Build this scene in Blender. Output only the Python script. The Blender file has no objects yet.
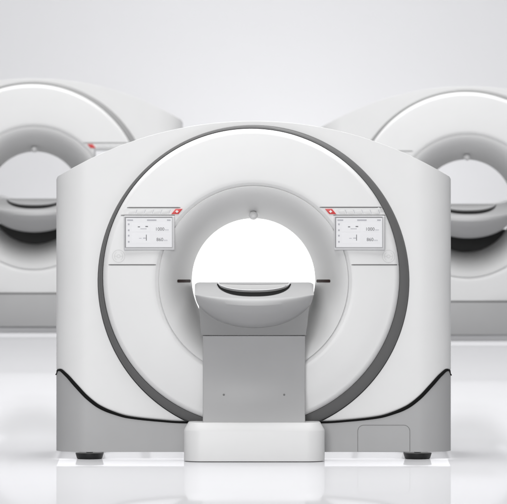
import bpy, bmesh, math
from mathutils import Vector
from mathutils.bvhtree import BVHTree

# ------------------------------------------------------------------ camera, light, exposure
scene = bpy.context.scene
COL = scene.collection
D = 50.0                      # metres from the lens to the front of the near scanner
S = 180.0                     # photograph pixels per metre at that distance
F = D * S                     # focal length in photograph pixels
CX = 253.7
H = (459.6 + 50.0) / S        # lens height above the floor

cam_data = bpy.data.cameras.new('camera')
cam = bpy.data.objects.new('camera', cam_data)
COL.objects.link(cam)
cam.location = (0, -D, H)
cam.rotation_euler = (math.radians(90), 0, 0)
cam_data.sensor_width = 36.0
cam_data.lens = 36.0 * F / 507.0
cam_data.shift_y = -302.0 / 507.0
cam_data.clip_end = 500
cam_data.clip_start = 1.0
cam_data.dof.use_dof = True
cam_data.dof.focus_distance = D - 0.1
cam_data.dof.aperture_fstop = 10.0
scene.camera = cam

world = bpy.data.worlds.new('World')
scene.world = world
world.use_nodes = True
bg = world.node_tree.nodes['Background']
bg.inputs['Color'].default_value = (0.97, 0.98, 1.0, 1)
bg.inputs['Strength'].default_value = 0.08


def lamp(name, loc, target, sx, sy, radiance, color=(1, 1, 1)):
    ld = bpy.data.lights.new(name, 'AREA')
    ld.shape = 'RECTANGLE'
    ld.size, ld.size_y = sx, sy
    ld.energy = radiance * math.pi * sx * sy
    ld.color = color
    o = bpy.data.objects.new(name, ld)
    COL.objects.link(o)
    o.location = loc
    d = Vector(target) - Vector(loc)
    o.rotation_euler = d.to_track_quat('-Z', 'Y').to_euler()
    return o


# a long ceiling bank, a soft frontal key from the left, lights on the backdrop
lamp('ceiling_softbox', (0, 3.5, 8.5), (0, 3.5001, 0), 9, 23, 2.95)
lamp('key_softbox', (-3.2, -27.0, 5.5), (0, 0, 1.0), 9, 7, 12.8)
lamp('backdrop_softbox', (0.15, 19.6, 0.9), (0.15, 23, 1.75), 0.9, 0.9, 15.5)
lamp('backdrop_wash', (0, 17.0, 8.5), (0, 23, 1.5), 22, 2.0, 1.85)


def scanner_lamps(base, radiance=0.85, top=10.0):
    """a strip light hung over a scanner's ring, and a low strip between its feet whose glow shows under the cover"""
    lamp('top_strip', base + Vector((-0.25, 0.03, 2.82)), base + Vector((-0.25, 0.0301, 0)), 1.5, 0.2, top)
    lamp('underside_fill', base + Vector((0, 0.41, 0.0385)), base + Vector((0, 0.4101, 0)), 2.19, 0.80, radiance)  # added lamp, brightens the floor gap below the cover


scanner_lamps(Vector((0, 0, 0)))

scene.view_settings.view_transform = 'Standard'
scene.view_settings.look = 'None'
scene.view_settings.exposure = 0.09
scene.view_settings.gamma = 1.0
scene.cycles.max_bounces = 8
scene.cycles.caustics_reflective = False


# ------------------------------------------------------------------ materials
def mat(name, col, rough=0.4, metal=0.0, spec=0.5, var=0.02, scale=6.0, bump=0.0, coat=0.0, emit=0.0):
    m = bpy.data.materials.new(name)
    m.use_nodes = True
    nt = m.node_tree
    b = nt.nodes['Principled BSDF']
    tc = nt.nodes.new('ShaderNodeTexCoord')
    nz = nt.nodes.new('ShaderNodeTexNoise')
    nz.inputs['Scale'].default_value = scale
    nz.inputs['Detail'].default_value = 4
    nt.links.new(tc.outputs['Object'], nz.inputs['Vector'])
    rp = nt.nodes.new('ShaderNodeValToRGB')
    rp.color_ramp.elements[0].position = 0.3
    rp.color_ramp.elements[1].position = 0.7
    rp.color_ramp.elements[0].color = tuple(c * (1 - var) for c in col) + (1,)
    rp.color_ramp.elements[1].color = tuple(min(1, c * (1 + var)) for c in col) + (1,)
    nt.links.new(nz.outputs['Fac'], rp.inputs['Fac'])
    nt.links.new(rp.outputs['Color'], b.inputs['Base Color'])
    b.inputs['Roughness'].default_value = rough
    b.inputs['Metallic'].default_value = metal
    b.inputs['Specular IOR Level'].default_value = spec
    b.inputs['Coat Weight'].default_value = coat
    b.inputs['Coat Roughness'].default_value = 0.28
    b.inputs['Coat IOR'].default_value = 1.8
    if bump:
        n2 = nt.nodes.new('ShaderNodeTexNoise')
        n2.inputs['Scale'].default_value = 380
        nt.links.new(tc.outputs['Object'], n2.inputs['Vector'])
        bp = nt.nodes.new('ShaderNodeBump')
        bp.inputs['Strength'].default_value = bump
        bp.inputs['Distance'].default_value = 0.001
        nt.links.new(n2.outputs['Fac'], bp.inputs['Height'])
        nt.links.new(bp.outputs['Normal'], b.inputs['Normal'])
    if emit:
        b.inputs['Emission Color'].default_value = (1, 1, 1, 1)
        b.inputs['Emission Strength'].default_value = emit
    return m


WHITE = mat('white_enamel', (0.80, 0.80, 0.80), 0.42, var=0.008, bump=0.05)
FUNNEL = mat('white_moulding', (0.69, 0.69, 0.69), 0.5, var=0.008)
GREY = mat('grey_enamel', (0.42, 0.42, 0.424), 0.45, var=0.015, bump=0.06)
GREY_SHADED = mat('shaded_grey_enamel', (0.27, 0.27, 0.272), 0.45, var=0.015)  # grey enamel with the bracket's shade put into the colour
RIM_HAZE = mat('rim_haze_grey', (0.34, 0.34, 0.34), 0.45, spec=0.3, var=0.01)  # paler copy for the rear rims, haze put into the colour
RIM_SHADE = mat('rim_shade_grey', (0.135, 0.135, 0.135), 0.45, spec=0.3, var=0.01)  # dark tone carries the shade of a white rounded edge
BLACK = mat('black_rubber', (0.006, 0.006, 0.006), 0.8, spec=0.15, var=0.1)
FOOT = mat('foot_rubber', (0.014, 0.014, 0.015), 0.5, spec=0.3, var=0.15, scale=40)
SEAM = mat('seam_grey', (0.17, 0.17, 0.17), 0.6, var=0.05)
LINE = mat('fine_line_grey', (0.22, 0.22, 0.22), 0.6, var=0.05)
BEZEL = mat('bezel_silver', (0.64, 0.64, 0.65), 0.35, var=0.02)
RECESS_SHADE = mat('screen_recess_shade', (0.24, 0.24, 0.25), 0.3, var=0.02)
GLASS = mat('screen_glass', (0.68, 0.68, 0.70), 0.15, var=0.02, emit=0.15)
TILE = mat('screen_tile', (0.70, 0.70, 0.72), 0.15, var=0.02, emit=0.15)
INK = mat('screen_ink', (0.13, 0.13, 0.14), 0.4, var=0.05)
PALEINK = mat('screen_pale_ink', (0.42, 0.42, 0.46), 0.4, var=0.05)
KEYBED = mat('button_bed', (0.76, 0.76, 0.76), 0.45, var=0.01)
KEY = mat('button_key', (0.70, 0.70, 0.70), 0.4, var=0.02)
RED = mat('red_button', (0.62, 0.025, 0.025), 0.35, var=0.04)
MARK = mat('white_mark', (0.85, 0.85, 0.85), 0.4, var=0.01)
EMBLEM = mat('emblem_print', (0.68, 0.68, 0.68), 0.45, var=0.01)
LASER = mat('laser_window', (0.030, 0.012, 0.010), 0.7, spec=0.2, var=0.3, scale=60)
KNOB = mat('sensor_dome', (0.80, 0.80, 0.80), 0.3, var=0.01)
LAMP = mat('lamp_diffuser', (0.9, 0.9, 0.9), 0.5, var=0.0, emit=1.0)
DARK = mat('dark_bore_shade', (0.012, 0.012, 0.012), 0.6, var=0.1)
HANDLE = mat('handle_white', (0.45, 0.45, 0.45), 0.3, var=0.01)

# floor: pale lacquer with an even, weak mirror
FLOOR = bpy.data.materials.new('floor_lacquer')
FLOOR.use_nodes = True
nt = FLOOR.node_tree
nt.nodes.clear()
out = nt.nodes.new('ShaderNodeOutputMaterial')
mx = nt.nodes.new('ShaderNodeMixShader')
df = nt.nodes.new('ShaderNodeBsdfDiffuse')
gl = nt.nodes.new('ShaderNodeBsdfGlossy')
tc = nt.nodes.new('ShaderNodeTexCoord')
nz = nt.nodes.new('ShaderNodeTexNoise')
nz.inputs['Scale'].default_value = 1.3
rp = nt.nodes.new('ShaderNodeValToRGB')
rp.color_ramp.elements[0].color = (0.725, 0.725, 0.742, 1)
rp.color_ramp.elements[1].color = (0.74, 0.74, 0.757, 1)
nt.links.new(tc.outputs['Object'], nz.inputs['Vector'])
nt.links.new(nz.outputs['Fac'], rp.inputs['Fac'])
nt.links.new(rp.outputs['Color'], df.inputs['Color'])
gl.inputs['Color'].default_value = (0.97, 0.97, 1.0, 1)
gl.inputs['Roughness'].default_value = 0.035
mx.inputs['Fac'].default_value = 0.33
nt.links.new(df.outputs[0], mx.inputs[1])
nt.links.new(gl.outputs[0], mx.inputs[2])
nt.links.new(mx.outputs[0], out.inputs['Surface'])

WALL = mat('backdrop_paper', (0.80, 0.80, 0.818), 0.9, spec=0.1, var=0.012, scale=0.35)


# ------------------------------------------------------------------ helpers
def P(px, py, y=0.0):
    """point at depth y of the near scanner's frame that the photograph shows at pixel (px, py)"""
    d = (D + y)
    return Vector(((px - CX) * d / F, y, H - (py + 50.0) * d / F))


def X(px): return (px - CX) / S
def Z(py): return (459.6 - py) / S


def obj(name, bm, m, parent=None, smooth=35, recalc=True):
    if recalc:
        bmesh.ops.recalc_face_normals(bm, faces=bm.faces[:])
    me = bpy.data.meshes.new(name)
    bm.to_mesh(me)
    bm.free()
    if smooth:
        for p in me.polygons:
            p.use_smooth = True
        me.set_sharp_from_angle(angle=math.radians(smooth))
    me.materials.append(m)
    o = bpy.data.objects.new(name, me)
    COL.objects.link(o)
    if parent:
        o.parent = parent
    return o


def tag(o, label=None, cat=None, group=None, kind=None):
    for k, v in (('label', label), ('category', cat), ('group', group), ('kind', kind)):
        if v:
            o[k] = v
    return o


def thing(name, label, cat, loc=(0, 0, 0), group=None):
    o = bpy.data.objects.new(name, None)
    COL.objects.link(o)
    o.empty_display_size = 0.2
    o.location = loc
    return tag(o, label, cat, group)


def copy_tree(o, parent=None, skip=()):
    c = o.copy()
    COL.objects.link(c)
    if parent:
        c.parent = parent
    for ch in list(o.children):
        if ch.name.split('.')[0] not in skip:
            copy_tree(ch, c, skip)
    return c


def grid(bm, rows, close_u=False, close_v=False):
    """quads between rows of points"""
    vs = [[bm.verts.new(p) for p in r] for r in rows]
    n, k = len(vs), len(vs[0])
    for i in range(n if close_v else n - 1):
        a, b = vs[i], vs[(i + 1) % n]
        for j in range(k if close_u else k - 1):
            q = (a[j], a[(j + 1) % k], b[(j + 1) % k], b[j])
            try:
                bm.faces.new(q)
            except ValueError:
                pass
    return vs


def revolve(profile, cx, cz, n=192):
    """profile: list of (r, y) metres, around the y axis through (cx, cz)"""
    bm = bmesh.new()
    rows = []
    for r, y in profile:
        rows.append([(cx + r * math.sin(2 * math.pi * j / n), y, cz + r * math.cos(2 * math.pi * j / n)) for j in range(n)])
    grid(bm, rows, close_u=True)
    return bm


def box(bm, x0, x1, y0, y1, z0, z1, bevel=0.0, seg=3):
    m = bmesh.ops.create_cube(bm, size=1.0)
    vs = m['verts']
    for v in vs:
        v.co.x = x0 + (v.co.x + 0.5) * (x1 - x0)
        v.co.y = y0 + (v.co.y + 0.5) * (y1 - y0)
        v.co.z = z0 + (v.co.z + 0.5) * (z1 - z0)
    if bevel:
        es = list({e for v in vs for e in v.link_edges})
        bmesh.ops.bevel(bm, geom=es, offset=bevel, segments=seg, profile=0.5, affect='EDGES')
    return bm


def prism(bm, pts, y0, y1, bevel=0.0):
    """polygon of (x, z) extruded from y0 to y1"""
    a = [bm.verts.new((x, y0, z)) for x, z in pts]
    b = [bm.verts.new((x, y1, z)) for x, z in pts]
    fa = bm.faces.new(a)
    bm.faces.new(list(reversed(b)))
    n = len(pts)
    for i in range(n):
        bm.faces.new((a[i], a[(i + 1) % n], b[(i + 1) % n], b[i]))
    if bevel:
        bmesh.ops.bevel(bm, geom=list(fa.edges), offset=bevel, segments=3, profile=0.5, affect='EDGES')
    return bm


def sweep(bm, path, ru, rv, n=8, udir=None):
    """tube along path; ru across (in the xz plane), rv along y; ru may be a list"""
    rows = []
    L = len(path)
    for i, p in enumerate(path):
        t = (Vector(path[min(i + 1, L - 1)]) - Vector(path[max(i - 1, 0)])).normalized()
        r = ru[i] if isinstance(ru, (list, tuple)) else ru
        if abs(t.y) > 0.8:
            u, v = Vector((0, 0, 1)), Vector((1, 0, 0))
        else:
            v = Vector((0, 1, 0)) - t * t.y
            v.normalize()
            u = t.cross(v)
        rows.append([Vector(p) + u * (r * math.cos(2 * math.pi * k / n)) + v * (rv * math.sin(2 * math.pi * k / n)) for k in range(n)])
    vs = grid(bm, rows, close_u=True)
    bm.faces.new(vs[0])
    bm.faces.new(list(reversed(vs[-1])))
    return bm


def pchip(xs, ys):
    n = len(xs)
    h = [xs[i + 1] - xs[i] for i in range(n - 1)]
    dl = [(ys[i + 1] - ys[i]) / h[i] for i in range(n - 1)]
    m = [dl[0]] + [0 if dl[i - 1] * dl[i] <= 0 else 2 * dl[i - 1] * dl[i] / (dl[i - 1] + dl[i]) for i in range(1, n - 1)] + [dl[-1]]

    def f(x):
        x = max(xs[0], min(xs[-1], x))
        i = 0
        while i < n - 2 and x > xs[i + 1]:
            i += 1
        t = (x - xs[i]) / h[i]
        return ((2 * t ** 3 - 3 * t ** 2 + 1) * ys[i] + (t ** 3 - 2 * t ** 2 + t) * h[i] * m[i]
                + (-2 * t ** 3 + 3 * t ** 2) * ys[i + 1] + (t ** 3 - t ** 2) * h[i] * m[i + 1])
    return f


# ------------------------------------------------------------------ the setting
bm = bmesh.new()
grid(bm, [[(-30, -9, 0), (30, -9, 0)], [(-30, 20, 0), (30, 20, 0)]])
tag(obj('floor', bm, FLOOR, smooth=0), kind='structure')
bm = bmesh.new()
rows = [[(-30, 20.0, 0.0), (30, 20.0, 0.0)]]
for k in range(1, 13):
    a = k / 12 * math.pi / 2
    rows.append([(-30, 20.0 + 3.0 * math.sin(a), 3.0 - 3.0 * math.cos(a)), (30, 20.0 + 3.0 * math.sin(a), 3.0 - 3.0 * math.cos(a))])
rows.append([(-30, 23.0, 12), (30, 23.0, 12)])
grid(bm, rows)
tag(obj('backdrop', bm, WALL, smooth=60), kind='structure')

# ------------------------------------------------------------------ the scanner
BX = X(56), X(451.6)
ZB = Z(452.0)
ZC = Z(281.0)
BACK = 0.86
EDGE = 0.016


def roll(x):
    u = min(0.182, max(0.0, abs(x) - 0.918))
    return 0.19 - math.sqrt(0.19 ** 2 - u * u)


def bev(e):
    """set-back of the front face at distance e from the outline"""
    if e >= EDGE:
        return 0.0
    return EDGE - math.sqrt(max(0.0, EDGE ** 2 - (EDGE - e) ** 2))


def front(x):
    return roll(x) + bev(min(x - BX[0], BX[1] - x))


seam_py = pchip([0, 71, 97, 125.6, 142.3, 154.2, 166.1, 178, 188, 194, 196, 198.2],
                [423, 422.4, 420.6, 417.2, 412.2, 406.8, 397.8, 385.4, 374.8, 370.8, 371.3, 377.5])


def seam(x): return Z(seam_py(abs(x) * S))


def seam_edge(x):
    """edge of the two covers under the gasket: level over the last few millimetres"""
    return seam(math.copysign(min(abs(x), 194.5 / S), x))


def arch(x):
    R = 372.0
    d = abs(x) * S
    return Z(121.0 + R - math.sqrt(R * R - d * d))


FACE_IN, FACE_OUT = 98.6 / S, 142.6 / S


SURF = {}


def on_face(x, z):
    """depth of the cover at (x, z)"""
    hit = SURF['cover'].ray_cast(Vector((x, -1, z)), Vector((0, 1, 0)))[0]
    return hit.y if hit is not None and hit.y < -0.01 else face_y(math.hypot(x, z - ZCD))


def in_funnel(x, z):
    return funnel_y(math.hypot(x, z - ZCD))


def face_y(r):
    t = max(0.0, min(1.0, (r - FACE_IN) / (FACE_OUT - FACE_IN)))
    return -0.088 + 0.018 * t * t


def build_housing(root):
    pts = []                                   # outline, clockwise from the left seam end
    zl = seam_edge(BX[0]) + 0.004
    zt = arch(BX[0])
    for k in range(24):
        pts.append((BX[0], zl + (zt - 0.012 - zl) * k / 23))
    n = 90
    for k in range(n + 1):
        x = BX[0] + 0.008 + (BX[1] - BX[0] - 0.016) * k / n
        pts.append((x, arch(x)))
    for k in range(24):
        pts.append((BX[1], zt - 0.012 + (zl - zt + 0.012) * k / 23))
    for k in range(1, 140):
        x = BX[1] + (BX[0] - BX[1]) * (0.5 - 0.5 * math.cos(math.pi * k / 140))
        pts.append((x, seam_edge(x) + 0.004))
    bm = bmesh.new()
    rows = []
    r_in = 155.9 / S
    c = Vector((0, 0, ZC))
    fr = [0.0, .15, .3, .4, .5, .6, .7, .78, .86, .93, 0.99]
    es = [0.03, EDGE, EDGE * .7, EDGE * .4, EDGE * .18, EDGE * .05, 0.0]
    for mode in [('w', 0.0)] + [('f', f) for f in fr] + [('e', e) for e in es]:
        row = []
        for x, z in pts:
            v = Vector((x, 0, z)) - c
            L = v.length
            u = v / L
            ri = min(r_in, L - 0.003)
            r = ri + max(0.0, L - 0.04 - ri) * mode[1] if mode[0] != 'e' else max(ri, L - mode[1])
            q = c + u * r
            y = roll(q.x) + (0.022 if mode[0] == 'w' else 0.0)
            if mode[0] == 'e' and r == L - mode[1]:
                soft = z < zt - 0.01
                y += bev(mode[1]) if soft else bev(mode[1] * 24) / 24
            row.append((q.x, y, q.z))
        rows.append(row)
    # the roof falls gently towards the back
    back = [(x, BACK, z - 0.10 * max(0.0, min(1.0, (z - 1.2) / 0.3))) for x, z in pts]
    rows.append([(p[0], BACK - 0.02, p[2]) for p in back])
    rows.append([(p[0] * 0.99, BACK, ZC + (p[2] - ZC) * 0.99) for p in back])
    rows.append([tuple(c + (Vector((x, 0, z)) - c).normalized() * (72.0 / S) + Vector((0, BACK, 0))) for x, z in pts])
    grid(bm, rows, close_u=True)
    bmesh.ops.remove_doubles(bm, verts=bm.verts[:], dist=1e-5)
    return obj('housing', bm, WHITE, root, 40)


def build_skirt(root):
    xs = [BX[0] + e for e in (0, .0008, .003, .0064, .011, EDGE, .03)]
    xs += [BX[0] + 0.03 + (BX[1] - BX[0] - 0.06) * k / 320 for k in range(1, 320)]
    xs += [BX[1] - e for e in (.03, EDGE, .011, .0064, .003, .0008, 0)]
    bm = bmesh.new()
    rows = []
    for x in xs:
        y = front(x)
        zt = seam_edge(x) - 0.004
        rows.append([(x, y, ZB)] + [(x, y, ZB + (zt - ZB) * k / 5) for k in range(1, 6)] + [(x, BACK, zt), (x, BACK, ZB)])
    vs = grid(bm, rows, close_u=True)
    bm.faces.new(vs[0])
    bm.faces.new(list(reversed(vs[-1])))
    return obj('skirt', bm, GREY, root, 40)


def build_gasket(root):
    path, rad = [], []
    xs = [BX[0] + (BX[1] - BX[0]) * (0.5 - 0.5 * math.cos(math.pi * k / 240)) for k in range(241)]
    th = pchip([0, 70, 110, 135, 150, 180, 192, 198.3], [1.0, 1.0, 1.1, 1.35, 1.75, 1.85, 1.5, 0.45])
    for x in xs:
        path.append((x, front(x) - 0.001, seam(x)))
        rad.append(th(abs(x) * S) / S)
    bm = bmesh.new()
    sweep(bm, path, rad, 0.006)
    return obj('gasket', bm, BLACK, root, 60)


def cut_flat(bm, z):
    g = bm.verts[:] + bm.edges[:] + bm.faces[:]
    bmesh.ops.bisect_plane(bm, geom=g, dist=1e-5, plane_co=(0, 0, z), plane_no=(0, 0, -1), clear_outer=True)


ZCD = P(0, 281.0, -0.08).z      # axis height as the photograph shows it for the proud parts


def shift_shoulder(bm, full):
    """the bright shoulder sits a little high and to the left inside the dark ring"""
    for v in bm.verts:
        r = math.hypot(v.co.x, v.co.z - ZCD) * S
        k = max(0.0, min(1.0, (r - 125.0) / 15.0)) if r <= full + 1e-3 else max(0.0, 1 - (r - full) / 4.0)
        v.co.x += -2.4 / S * k
        v.co.z += 3.9 / S * k


def build_cover(root):
    zcut = Z(421.0)
    w = 11.0 / S
    prof = [(155.9 / S, 0.018)]
    for k in range(0, 13):                     # rounded: from edge-on at the outside to nearly frontal inside
        a = math.radians(4 + 70 * k / 12)
        prof.append(((146.0 + 9.8 * math.cos(a)) / S, 0.012 - 0.050 * math.sin(a)))
    prof = [p for p in prof if p[0] > 148.7 / S] + [(148.5 / S, -0.0335), (148.2 / S, -0.015)]
    bm = revolve(prof, 0, ZCD)
    shift_shoulder(bm, 150.4)
    cut_flat(bm, zcut)
    obj('rim', bm, RIM_SHADE, root, 50, recalc=True)
    prof = [(148.2 / S, -0.010), (148.15 / S, -0.0335)]
    for k in range(1, 11):                     # rounded shoulder
        a = math.radians(20 + 68 * k / 10)
        c0 = math.cos(math.radians(20))
        prof.append(((142.6 + 5.5 * math.cos(a) / c0) / S, -0.070 + 0.036 * (1 - math.sin(a)) / (1 - math.sin(math.radians(20)))))
    for k in range(0, 13):
        r = FACE_OUT - 0.002 + (FACE_IN - FACE_OUT + 0.002) * k / 12
        prof.append((r, face_y(r)))
    prof += [(98.0 / S, -0.0865), (95.4 / S, -0.0715), (95.06 / S, -0.0700)]
    bm = revolve(prof, 0, ZCD)
    shift_shoulder(bm, 148.0)
    cut_flat(bm, zcut)
    SURF['cover'] = BVHTree.FromBMesh(bm)
    obj('front_cover', bm, WHITE, root, 50)


FUN_R0, FUN_R1 = 95.05 / S, 62.0 / S
FUN_Y0, FUN_Y1 = -0.085, 0.34


def funnel_y(r):
    t = max(0.0, min(1.0, (r - FUN_R1) / (FUN_R0 - FUN_R1)))
    return FUN_Y0 + (FUN_Y1 - FUN_Y0) * (1 - math.sqrt(max(0, 1 - (0.93 * (1 - t)) ** 2))) / (1 - math.sqrt(1 - 0.93 ** 2))


def build_funnel(root):
    prof = [(FUN_R0, -0.05), (FUN_R0, FUN_Y0 + 0.008), (FUN_R0 - 0.004, FUN_Y0)]
    for k in range(1, 33):
        a = k / 32
        t = 1 - math.sin(math.asin(0.93) * a) / 0.93
        r = FUN_R1 + (FUN_R0 - FUN_R1) * t - (0.004 if k < 2 else 0)
        prof.append((r, funnel_y(r)))
    bm = revolve(prof, 0, ZCD)
    for v in bm.verts:                          # the throat sits a touch low in the lip
        v.co.z -= 1.7 / S * max(0.0, (v.co.y - FUN_Y0) / (FUN_Y1 - FUN_Y0))
    obj('bore_funnel', bm, FUNNEL, root, 60)
    bm = revolve([(FUN_R1, FUN_Y1), (FUN_R1 + 0.004, FUN_Y1 + 0.004), (FUN_R1 + 0.05, FUN_Y1 + 0.02), (FUN_R1 + 0.055, 0.45),  (FUN_R1 + 0.056, BACK + 0.005), (FUN_R1 + 0.075, BACK + 0.01)], 0, ZCD - 1.7 / S)
    obj('bore_liner', bm, FUNNEL, root, 40)
    bm = revolve([(0.0001, 0.85), (0.2, 0.85), (FUN_R1 + 0.055, 0.85)], 0, ZCD - 1.7 / S)
    obj('bore_lamp', bm, LAMP, root, 40)


def surf_strip(name, root, pa, pb, hw, m, yf, lift=0.0015, n=24):
    """a flat strip following the cover from pixel pa to pb, half height hw px"""
    bm = bmesh.new()
    rows = []
    for k in range(n + 1):
        px = pa[0] + (pb[0] - pa[0]) * k / n
        py = pa[1] + (pb[1] - pa[1]) * k / n
        y = -0.08
        for _ in range(8):
            q = P(px, py, y)
            y = yf(q.x, q.z)
        ring = []
        h = hw / S
        if k in (0, n):
            h *= 0.55
        for dz, dy in ((h, 0.004), (h, -lift), (-h, -lift), (-h, 0.004)):
            ring.append((q.x, y + dy, q.z + dz))
        rows.append(ring)
    vs = grid(bm, rows, close_u=True)
    bm.faces.new(vs[0])
    bm.faces.new(list(reversed(vs[-1])))
    return obj(name, bm, m, root, 30)


def ring_strip(bm, cx, cz, r0, r1, yf, lift=0.0012, n=48, arcs=((0, 360),)):
    for a0, a1 in arcs:
        rows = []
        k = max(3, int(n * (a1 - a0) / 360))
        for i in range(k + 1):
            a = math.radians(a0 + (a1 - a0) * i / k)
            row = []
            for r in (r0, r1):
                x, z = cx + r * math.cos(a), cz + r * math.sin(a)
                row.append((x, yf(x, z) - lift, z))
            rows.append(row)
        grid(bm, rows)


def text_bm(s, px, py, size_px, y, align='LEFT'):
    cu = bpy.data.curves.new('lettering', 'FONT')
    cu.body = s
    cu.size = size_px / S
    cu.align_x = align
    cu.extrude = 0.0004
    o = bpy.data.objects.new('lettering', cu)
    COL.objects.link(o)
    bpy.context.view_layer.update()
    me = bpy.data.meshes.new_from_object(o.evaluated_get(bpy.context.evaluated_depsgraph_get()))
    bpy.data.objects.remove(o)
    bpy.data.curves.remove(cu)
    bm = bmesh.new()
    bm.from_mesh(me)
    bpy.data.meshes.remove(me)
    q = P(px, py, y)
    for v in bm.verts:
        v.co = Vector((q.x + v.co.x, y + v.co.z, q.z + v.co.y))
    return bm


def prect(bm, x0, x1, y0, y1, ya, yb, bevel=0.0):
    a, b = P(x0, y1, ya), P(x1, y0, ya)
    return box(bm, a.x, b.x, ya, yb, a.z, b.z, bevel)


def build_display(root, ox):
    """display whose outer left edge is at pixel ox"""
    y = -0.108
    bm = bmesh.new()
    prect(bm, ox, ox + 50.8, 215.8, 250.2, y, -0.055, 0.005)
    disp = obj('display', bm, BEZEL, root, 40)
    bm = bmesh.new()
    prect(bm, ox + 1.0, ox + 48.6, 216.6, 247.6, y - 0.0012, y + 0.004, 0.0)  # recess shadow left of and above the screen, painted as a dark plate
    obj('screen_recess_shade', bm, RECESS_SHADE, disp, 0)
    bm = bmesh.new()
    prect(bm, ox + 2.2, ox + 48.2, 218.0, 247.2, y - 0.003, y + 0.003, 0.0)
    scr = obj('screen', bm, GLASS, disp, 0)
    yy = y - 0.0042
    bm = bmesh.new()
    prect(bm, ox + 8.0, ox + 26.0, 222.8, 231.6, y - 0.0036, y, 0)
    prect(bm, ox + 27.0, ox + 46.0, 222.8, 231.6, y - 0.0036, y, 0)
    prect(bm, ox + 8.0, ox + 26.0, 233.0, 243.0, y - 0.0036, y, 0)
    obj('readout_tile', bm, TILE, disp, 0)
    bm = bmesh.new()
    prect(bm, ox + 27.0, ox + 46.0, 233.0, 243.0, y - 0.0036, y, 0)
    obj('readout_tile', bm, GLASS, disp, 0)
    # figures and units, at the size they have on the screen
    for s, px, py in (('1000', 31.4, 230.6), ('860', 32.6, 241.0)):
        bm = text_bm(s, ox + px, py, 4.6, yy)
        obj('number_readout', bm, INK, disp, 0, recalc=False)
        bm = text_bm('mm', ox + px + (9.6 if s == '1000' else 7.2), py, 2.6, yy)
        obj('unit_lettering', bm, PALEINK, disp, 0, recalc=False)
    def mark(name, m, *rects):
        bm = bmesh.new()
        for r in rects:
            prect(bm, ox + r[0], ox + r[1], r[2], r[3], yy, y, 0)
        obj(name, bm, m, disp, 0)
    for a, b in ((3.4, 9.2), (23.2, 32.6), (43.2, 46.8)):
        mark('header_lettering', PALEINK, (a, b, 219.5, 220.7))
    for py in (224.2, 230.2, 235.6, 241.8):
        mark('side_icon', PALEINK, (4.1, 5.7, py - 0.8, py + 0.8))
    mark('pictogram', INK, (14.0, 16.2, 226.4, 227.3))
    mark('pictogram', INK, (21.6, 24.2, 226.0, 227.0))
    mark('pictogram', PALEINK, (16.6, 22.8, 228.5, 229.1))
    mark('pictogram', INK, (22.2, 22.9, 234.6, 240.6))
    mark('pictogram', PALEINK, (19.2, 22.1, 237.7, 238.5))
    mark('pictogram', PALEINK, (15.2, 17.8, 238.0, 238.5))
    return disp


def para(bm, x0, x1, y0, y1, sk, yf, proud, bevel=0.0):
    """parallelogram key, sk px of slant at the top"""
    pts = []
    for px, py in ((x0, y1), (x1, y1), (x1 + sk, y0), (x0 + sk, y0)):
        q = P(px, py, -0.08)
        pts.append((q.x, q.z))
    cx = sum(p[0] for p in pts) / 4
    cz = sum(p[1] for p in pts) / 4
    y = yf(cx, cz)
    prism(bm, pts, y - proud, y + 0.006, bevel)
    return cx, cz, y - proud


def build_buttons(root, side):
    bm = bmesh.new()
    if side < 0:
        xs = [(128.5 + 8.3 * k, 134.6 + 8.3 * k) for k in range(5)]
        red, sk = (171.6, 178.6), 4.2
        bar = (121.5, 174.6)
    else:
        xs = [(379.0 - 8.3 * k - 6.1, 379.0 - 8.3 * k) for k in range(5)]
        red, sk = (329.4, 336.4), -4.2
        bar = (334, 386)
    s2 = 1.6 if side < 0 else -1.6
    lo, hi = bar
    b = surf_strip('button_bar', root, (lo + 2.2, 212.0), (hi + 1.5 if side < 0 else hi - 2.2, 212.0), 3.4, KEYBED, on_face, 0.0012)
    surf_strip('trim_strip', b, (lo - .5, 215.2), (hi + .5, 215.2), 0.5, LINE, on_face, 0.003)
    yb = lambda x, z: on_face(x, z) - 0.001
    for a, c in xs:
        bm = bmesh.new()
        para(bm, a, c, 210.2, 213.4, s2, yb, 0.002, 0.0006)
        obj('button', bm, KEY, b, 30)
        bm = bmesh.new()
        px = c + 0.9
        para(bm, px, px + 0.45, 209.8, 213.6, s2, yb, 0.0012)
        obj('divider', bm, PALEINK, b, 0)
    bm = bmesh.new()
    cx, cz, yr = para(bm, red[0], red[1], 208.9, 214.0, sk, yb, 0.005, 0.001)
    obj('emergency_button', bm, RED, b, 30)
    bm = bmesh.new()
    for dx, dz in ((1.5, .45), (.5, 1.35)):
        box(bm, cx - dx / S, cx + dx / S, yr - (0.0012 if dx > 1 else 0.0016), yr + 0.002, cz - dz / S, cz + dz / S)
    obj('button_mark', bm, MARK, b, 0)


def build_emblem(root, px, py):
    q = P(px, py, -0.08)
    bm = bmesh.new()
    ring_strip(bm, q.x, q.z, 5.9 / S, 6.5 / S, on_face)
    ring_strip(bm, q.x, q.z, 4.0 / S, 4.5 / S, on_face, arcs=((-62, 62), (118, 242)))
    ring_strip(bm, q.x, q.z, 1.3 / S, 1.8 / S, on_face)
    for x0, x1, z0, z1 in ((-4.2, -3.6, -1.6, 1.6), (3.6, 4.2, -1.6, 1.6), (-3.6, -1.8, -.3, .3), (1.8, 3.6, -.3, .3)):
        y = on_face(q.x + x0 / S, q.z) - 0.0013
        vs = [bm.verts.new((q.x + a / S, y, q.z + c / S)) for a, c in ((x0, z0), (x1, z0), (x1, z1), (x0, z1))]
        bm.faces.new(vs)
    obj('emblem', bm, EMBLEM, root, 0, recalc=False)


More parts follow.
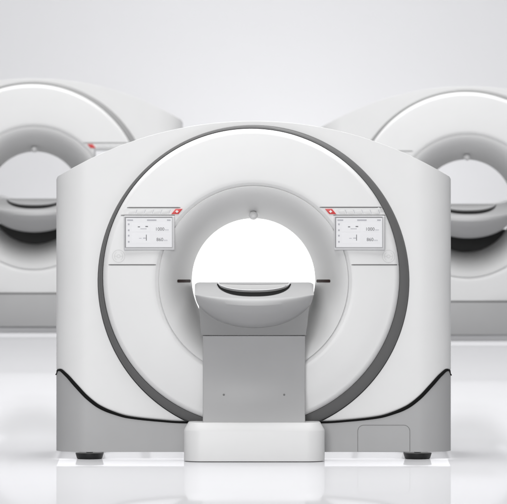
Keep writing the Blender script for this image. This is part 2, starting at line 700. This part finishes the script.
def build_feet(root):
    for px, y in ((89.5, 0.09), (418.0, 0.09), (89.5, 0.72), (418.0, 0.72)):
        cx = X(px)
        bm = bmesh.new()
        prof = [(0.001, 0.0), (0.066, 0.0), (0.0705, 0.003), (0.0785, 0.030), (0.0775, 0.0335), (0.074, 0.034), (0.001, 0.034)]
        rows = [[(cx + r * math.cos(2 * math.pi * j / 40), y + r * math.sin(2 * math.pi * j / 40), z) for j in range(40)] for r, z in prof]
        grid(bm, rows, close_u=True)
        f = obj('levelling_foot', bm, FOOT, root, 40)
        bm = bmesh.new()
        rows = [[(cx + 0.019 * math.cos(2 * math.pi * j / 6), y + 0.019 * math.sin(2 * math.pi * j / 6), z) for j in range(6)] for z in (0.03, ZB + 0.01)]
        grid(bm, rows, close_u=True)
        obj('threaded_stem', bm, FOOT, f, 30)


def build_hatch(root):
    x0, x1, zt, r = X(358), X(410), Z(425.2), 6.0 / S
    path = [(x0, ZB + 0.003)]
    for k in range(0, 9):
        a = math.pi - k / 8 * math.pi / 2
        path.append((x0 + r + r * math.cos(a), zt - r + r * math.sin(a)))
    for k in range(0, 9):
        a = math.pi / 2 - k / 8 * math.pi / 2
        path.append((x1 - r + r * math.cos(a), zt - r + r * math.sin(a)))
    path.append((x1, ZB + 0.003))
    bm = bmesh.new()
    # panel strip by strip so that it follows the curve of the skirt
    xs = [x0 + (x1 - x0) * k / 40 for k in range(41)]

    def top(x):
        e = min(x - x0, x1 - x)
        return zt if e >= r else zt - r + math.sqrt(max(0, r * r - (r - e) ** 2))
    grid(bm, [[(x, front(x) - 0.0016, ZB + 0.003), (x, front(x) - 0.0016, top(x)), (x, front(x) + 0.002, top(x))] for x in xs])
    h = obj('service_hatch', bm, GREY, root, 30)
    bm = bmesh.new()
    sweep(bm, [(x, front(x) - 0.001, z) for x, z in path], 0.0017, 0.0018, 6)
    obj('hatch_seam', bm, LINE, h, 60)


def build_dock(root):
    """raised middle of the skirt, where a table column docks"""
    x = 50.6 / S
    bm = bmesh.new()
    box(bm, -x, x, -0.083, 0.10, ZB + 0.0015, Z(408.0), 0.004)
    d = obj('docking_panel', bm, GREY, root, 30)
    bm = bmesh.new()
    box(bm, -x, x, -0.0845, 0.10, Z(408.4), Z(406.2), 0.002)
    obj('gasket', bm, SEAM, d, 30)


def build_scanner():
    root = thing('ct_scanner', 'large white ring scanner with grey skirt in front, its bore lit white', 'scanner')
    build_housing(root)
    build_skirt(root)
    build_gasket(root)
    build_cover(root)
    build_dock(root)
    build_funnel(root)
    for a, b in (((127.2, 207.6), (180.6, 207.6)), ((319.8, 207.3), (382.6, 207.3)),
                 ((108.8, 264.8), (156.3, 264.8)), ((351.6, 264.8), (399.0, 264.8))):
        surf_strip('panel_seam', root, a, b, 0.55, SEAM, on_face)
    surf_strip('laser_window', root, (177.6, 281.0), (191.0, 281.0), 1.5, LASER, in_funnel, 0.003)
    surf_strip('laser_window', root, (330.4, 281.0), (316.6, 281.0), 1.5, LASER, in_funnel, 0.003)
    build_display(root, 124.0)
    build_display(root, 334.2)
    build_buttons(root, -1)
    build_buttons(root, 1)
    build_emblem(root, 118.8, 256.2)
    build_emblem(root, 388.8, 256.4)
    build_feet(root)
    build_hatch(root)
    # small round sensor at the top of the bore
    q = P(253.6, 215.6, 0.12)
    bm = bmesh.new()
    bmesh.ops.create_uvsphere(bm, u_segments=32, v_segments=16, radius=1.0)
    for v in bm.verts:
        v.co = Vector((q.x + v.co.x * 4.6 / S, 0.12 + v.co.y * 0.05, q.z + v.co.z * 4.4 / S))
    obj('sensor_dome', bm, KNOB, root, 60)
    return root


scanner = build_scanner()


# ------------------------------------------------------------------ the patient table
def nose_rows(m=48):
    us = [-math.cos(math.pi * k / m) for k in range(m + 1)]
    ya, yl, yb = -0.12, -0.40, -0.25
    rows = []

    def row(fn):
        rows.append([fn(u) for u in us])
    corner = lambda u: 2.2 * max(0.0, (abs(u) - 0.93) / 0.07) ** 2
    row(lambda u: P(254.4 + 59.4 * u, 282.3 + corner(u), ya))
    lip = lambda u: 295.0 + 3.3 * (1 - u * u)
    for t in (0.25, 0.5, 0.75, 0.93, 0.98):
        def f(u, t=t):
            y = ya + (yl + 0.10 * u * u - ya) * t
            q = P(254.4 + (59.4 + 0.2 * t) * u, 282.3 + corner(u) * (1 - t) + (lip(u) - 282.3) * t, y)
            return q
        row(f)
    for s in (0.0, 0.04, 0.12, 0.25, 0.4, 0.55, 0.7, 0.85, 1.0):
        def g(u, s=s):
            b = 295.0 + 32.6 * math.sqrt(max(0.0, 1 - u * u))
            y = yl + 0.10 * u * u + (yb + 0.04 * u * u - yl - 0.10 * u * u) * s ** 1.9 - 0.045 * math.sin(math.pi * s ** 0.75) * (1 - u * u)
            return P(254.4 + 59.6 * u * (1 - 0.012 * s), lip(u) + (b - lip(u)) * s, y)
        row(g)
    row(lambda u: P(254.4 + 58.8 * u, 295.0 + 31.6 * math.sqrt(max(0.0, 1 - u * u)), ya + 0.004))
    return rows


def slope_pt(px, py, lift=0.0):
    """pixel -> point on the sloping top of the table end"""
    a, b = P(254.4, 282.3, -0.12), P(254.4, 298.3, -0.40)
    d = (b - a)
    nrm = Vector((0, d.z, -d.y)).normalized()
    if nrm.z < 0:
        nrm = -nrm
    o = Vector((0, -D, H))
    ray = P(px, py, 0) - o
    t = (a - o).dot(nrm) / ray.dot(nrm)
    return o + ray * t + nrm * lift


def build_nose(root, grey=GREY):
    bm = bmesh.new()
    vs = grid(bm, nose_rows(), close_v=True)
    bm.faces.new([r[0] for r in vs])
    bm.faces.new(list(reversed([r[-1] for r in vs])))
    bmesh.ops.remove_doubles(bm, verts=bm.verts[:], dist=1e-5)
    top = obj('table_end', bm, grey, root, 32)
    # dark grip pocket and the light handle bowed across it
    m = 40
    us = [-1 + 2 * k / m for k in range(m + 1)]
    up = lambda u: 284.0 + 0.6 * (1 - u * u)
    lo = lambda u: 284.8 + 11.7 * (1 - abs(u) ** 2.4) ** 0.62
    bm = bmesh.new()
    grid(bm, [[slope_pt(254.2 + 37.0 * u, up(u), 0.0016), slope_pt(254.2 + 37.0 * u, max(up(u) + .05, lo(u)), 0.0016)] for u in us])
    obj('grip_pocket', bm, BLACK, top, 30)
    lo2 = lambda u: 285.4 + 7.2 * (1 - abs(u) ** 2.4) ** 0.62
    bm = bmesh.new()
    rows = []
    for u in us:
        px = 254.2 + 35.6 * u
        a, b = up(u) + 0.3, lo2(u)
        rows.append([slope_pt(px, a, 0.002), slope_pt(px, a + (b - a) * .3, 0.006), slope_pt(px, a + (b - a) * .65, 0.010), slope_pt(px, a + (b - a) * .9, 0.010), slope_pt(px, b, 0.006), slope_pt(px, b, 0.002)])
    grid(bm, rows)
    hd = obj('handle', bm, HANDLE, top, 50)
    bm = bmesh.new()
    sweep(bm, [slope_pt(254.2 + 35.8 * u, lo2(u) - .2, 0.012) for u in us], 0.004, 0.004, 10)
    obj('grip_bar', bm, BEZEL, hd, 60)
    return top


def build_cradle(root, y0, y1, dz):
    """the long shallow couch top behind its end piece"""
    bm = bmesh.new()
    rows = []
    m = 32
    for k in range(9):
        t = k / 8
        y = y0 + (y1 - y0) * t
        row = []
        for i in range(m + 1):
            u = -1 + 2 * i / m
            q = P(254.4 + 57.5 * u, 283.0 + 10.0 * (1 - u * u), -0.12)
            row.append((q.x, y, q.z + dz * t - 0.004))
        for i in range(m + 1):
            u = 1 - 2 * i / m
            q = P(254.4 + 57.5 * u, 285.0 + 30.0 * math.sqrt(max(0, 1 - u * u)), -0.12)
            row.append((q.x, y, q.z + dz * t - 0.004))
        rows.append(row)
    vs = grid(bm, rows, close_u=True)
    bm.faces.new(vs[0])
    bm.faces.new(list(reversed(vs[-1])))
    return obj('cradle', bm, WHITE, root, 40)


def rrect(x0, x1, y0, y1, r, n=10):
    pts = []
    for cx, cy, a0 in ((x1 - r, y1 - r, 0), (x0 + r, y1 - r, 90), (x0 + r, y0 + r, 180), (x1 - r, y0 + r, 270)):
        for k in range(n + 1):
            a = math.radians(a0 + 90 * k / n)
            pts.append((cx + r * math.cos(a), cy + r * math.sin(a)))
    return pts


def build_pedestal(root, x0, x1, y0, y1, zt, r=0.10, ch=(0.026, 0.046)):
    bm = bmesh.new()
    rows = []
    for ins, z in ((0.0, 0.004), (0.0, zt - ch[1]), (0.001, zt - ch[1] + 0.004), (ch[0] - 0.002, zt - 0.003), (ch[0] + 0.002, zt)):
        rows.append([(x, y, z) for x, y in rrect(x0 + ins, x1 - ins, y0 + ins, y1 - ins * 0.2, max(0.01, r - ins))])
    vs = grid(bm, rows, close_u=True)
    bm.faces.new(vs[-1])
    return obj('pedestal', bm, WHITE, root, 25)


table = thing('patient_table', 'grey patient table on its column docked into the front scanner', 'scanner table', (0, -0.25, 0))


def rebase(o_parent):
    """children were built in scene space: shift them so the Empty can stand at its base"""
    for ch in o_parent.children:
        ch.location = -o_parent.location


build_nose(table)
build_cradle(table, -0.115, 0.44, -0.026)
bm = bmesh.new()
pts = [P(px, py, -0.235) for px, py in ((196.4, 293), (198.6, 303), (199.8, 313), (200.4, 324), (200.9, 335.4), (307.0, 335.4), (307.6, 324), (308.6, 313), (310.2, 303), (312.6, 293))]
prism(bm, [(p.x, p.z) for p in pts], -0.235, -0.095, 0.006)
obj('bracket', bm, GREY_SHADED, table, 30)
a, b = P(203.0, 426.0, -0.2), P(305.4, 335.9, -0.2)


def col_y(t):
    """hollow curve of the column front, t from 0 at the bottom to 1 at the top"""
    return -0.20 + 0.28 * t * (1 - t) - 0.012 * t


bm = bmesh.new()
rows = []
e = 0.006
for k in range(33):
    t = k / 32
    y, z = col_y(t), a.z + (b.z - a.z) * t
    rows.append([(a.x, -0.095, z), (a.x, y + e, z), (a.x + e * .3, y + e * .3, z), (a.x + e, y, z),
                 (b.x - e, y, z), (b.x - e * .3, y + e * .3, z), (b.x, y + e, z), (b.x, -0.095, z)])
vs = grid(bm, rows, close_u=True)
bm.faces.new(vs[0])
bm.faces.new(list(reversed(vs[-1])))
clm = obj('column', bm, GREY, table, 30)
for px in (224.0, 284.4):
    yc = col_y((P(0, 394.8, -0.19).z - a.z) / (b.z - a.z))
    q = P(px, 394.8, yc)
    bm = bmesh.new()
    rows = [[(q.x + r * math.cos(2 * math.pi * j / 20), y, q.z + r * math.sin(2 * math.pi * j / 20)) for j in range(20)] for r, y in ((0.006, yc + 0.004), (0.006, yc - 0.0012), (0.005, yc - 0.002), (0.0001, yc - 0.002))]
    grid(bm, rows, close_u=True)
    obj('screw', bm, SEAM, clm, 30)
a, b = P(184.0, 423.0, -0.25), P(325.0, 423.0, -0.25)
build_pedestal(table, a.x, b.x, -0.25, -0.012, a.z)
rebase(table)

# ------------------------------------------------------------------ the two scanners further back, each with its table pushed through from behind
BACKS = [
    (34.2, 0.75, 'white ring scanner standing behind at left, table end filling its bore', 'patient table inside the bore of the left rear scanner'),
    (467.6, 0.766, 'white ring scanner standing behind at right, table end filling its bore', 'patient table inside the bore of the right rear scanner'),
]
rim_haze = next(ch for ch in scanner.children if ch.name == 'rim').data.copy()
rim_haze.materials[0] = RIM_HAZE
rear_table = None
for i, (px, s, lab, tlab) in enumerate(BACKS):
    d = D / s
    base = Vector(((px - CX) * d / F, d - D, 0))
    c = copy_tree(scanner, skip=('bore_lamp', 'header_lettering', 'side_icon', 'pictogram', 'unit_lettering', 'button_mark'))
    c.location = base
    scanner_lamps(base, 0.5, 7.0)
    c['label'] = lab
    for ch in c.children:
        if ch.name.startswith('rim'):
            ch.data = rim_haze
        if ch.name.startswith('docking_panel'):
            ch.scale.x = 1.1
    if i == 1:
        c.scale = (0.98, 0.98, 0.98)
    c['group'] = 'scanners standing in the background'
    if i == 1:                                  # its left-hand key strip shows no red key
        for bar in [b for b in c.children if b.name.startswith('button_bar') and b.data.vertices[0].co.x < 0]:
            for k in list(bar.children):
                if k.name.startswith('emergency_button'):
                    bpy.data.objects.remove(k)
    if rear_table is None:
        off = 0.16
        rear_table = thing('patient_table', tlab, 'scanner table', (0, 0, 0), 'tables of the background scanners')
        build_nose(rear_table)
        build_cradle(rear_table, -0.115, 1.5, 0.0)
        # black plate added below the table end as the shade inside the bore
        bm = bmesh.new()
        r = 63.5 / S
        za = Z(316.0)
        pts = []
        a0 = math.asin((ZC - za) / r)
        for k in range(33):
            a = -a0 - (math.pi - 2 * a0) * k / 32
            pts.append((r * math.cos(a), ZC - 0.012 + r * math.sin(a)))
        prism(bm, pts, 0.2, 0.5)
        obj('bore_shade', bm, DARK, rear_table, 30)
        bm = bmesh.new()
        box(bm, -0.28, 0.28, 0.95, 1.3, 0.15, Z(318), 0.01)
        obj('column', bm, GREY, rear_table, 30)
        build_pedestal(rear_table, -0.39, 0.39, 0.92, 1.45, 0.2)
        rear_table.location = base + Vector((0, off, 0))
    else:
        t = copy_tree(rear_table)
        t['label'] = tlab
        t.location = base + Vector((0, off, 0))
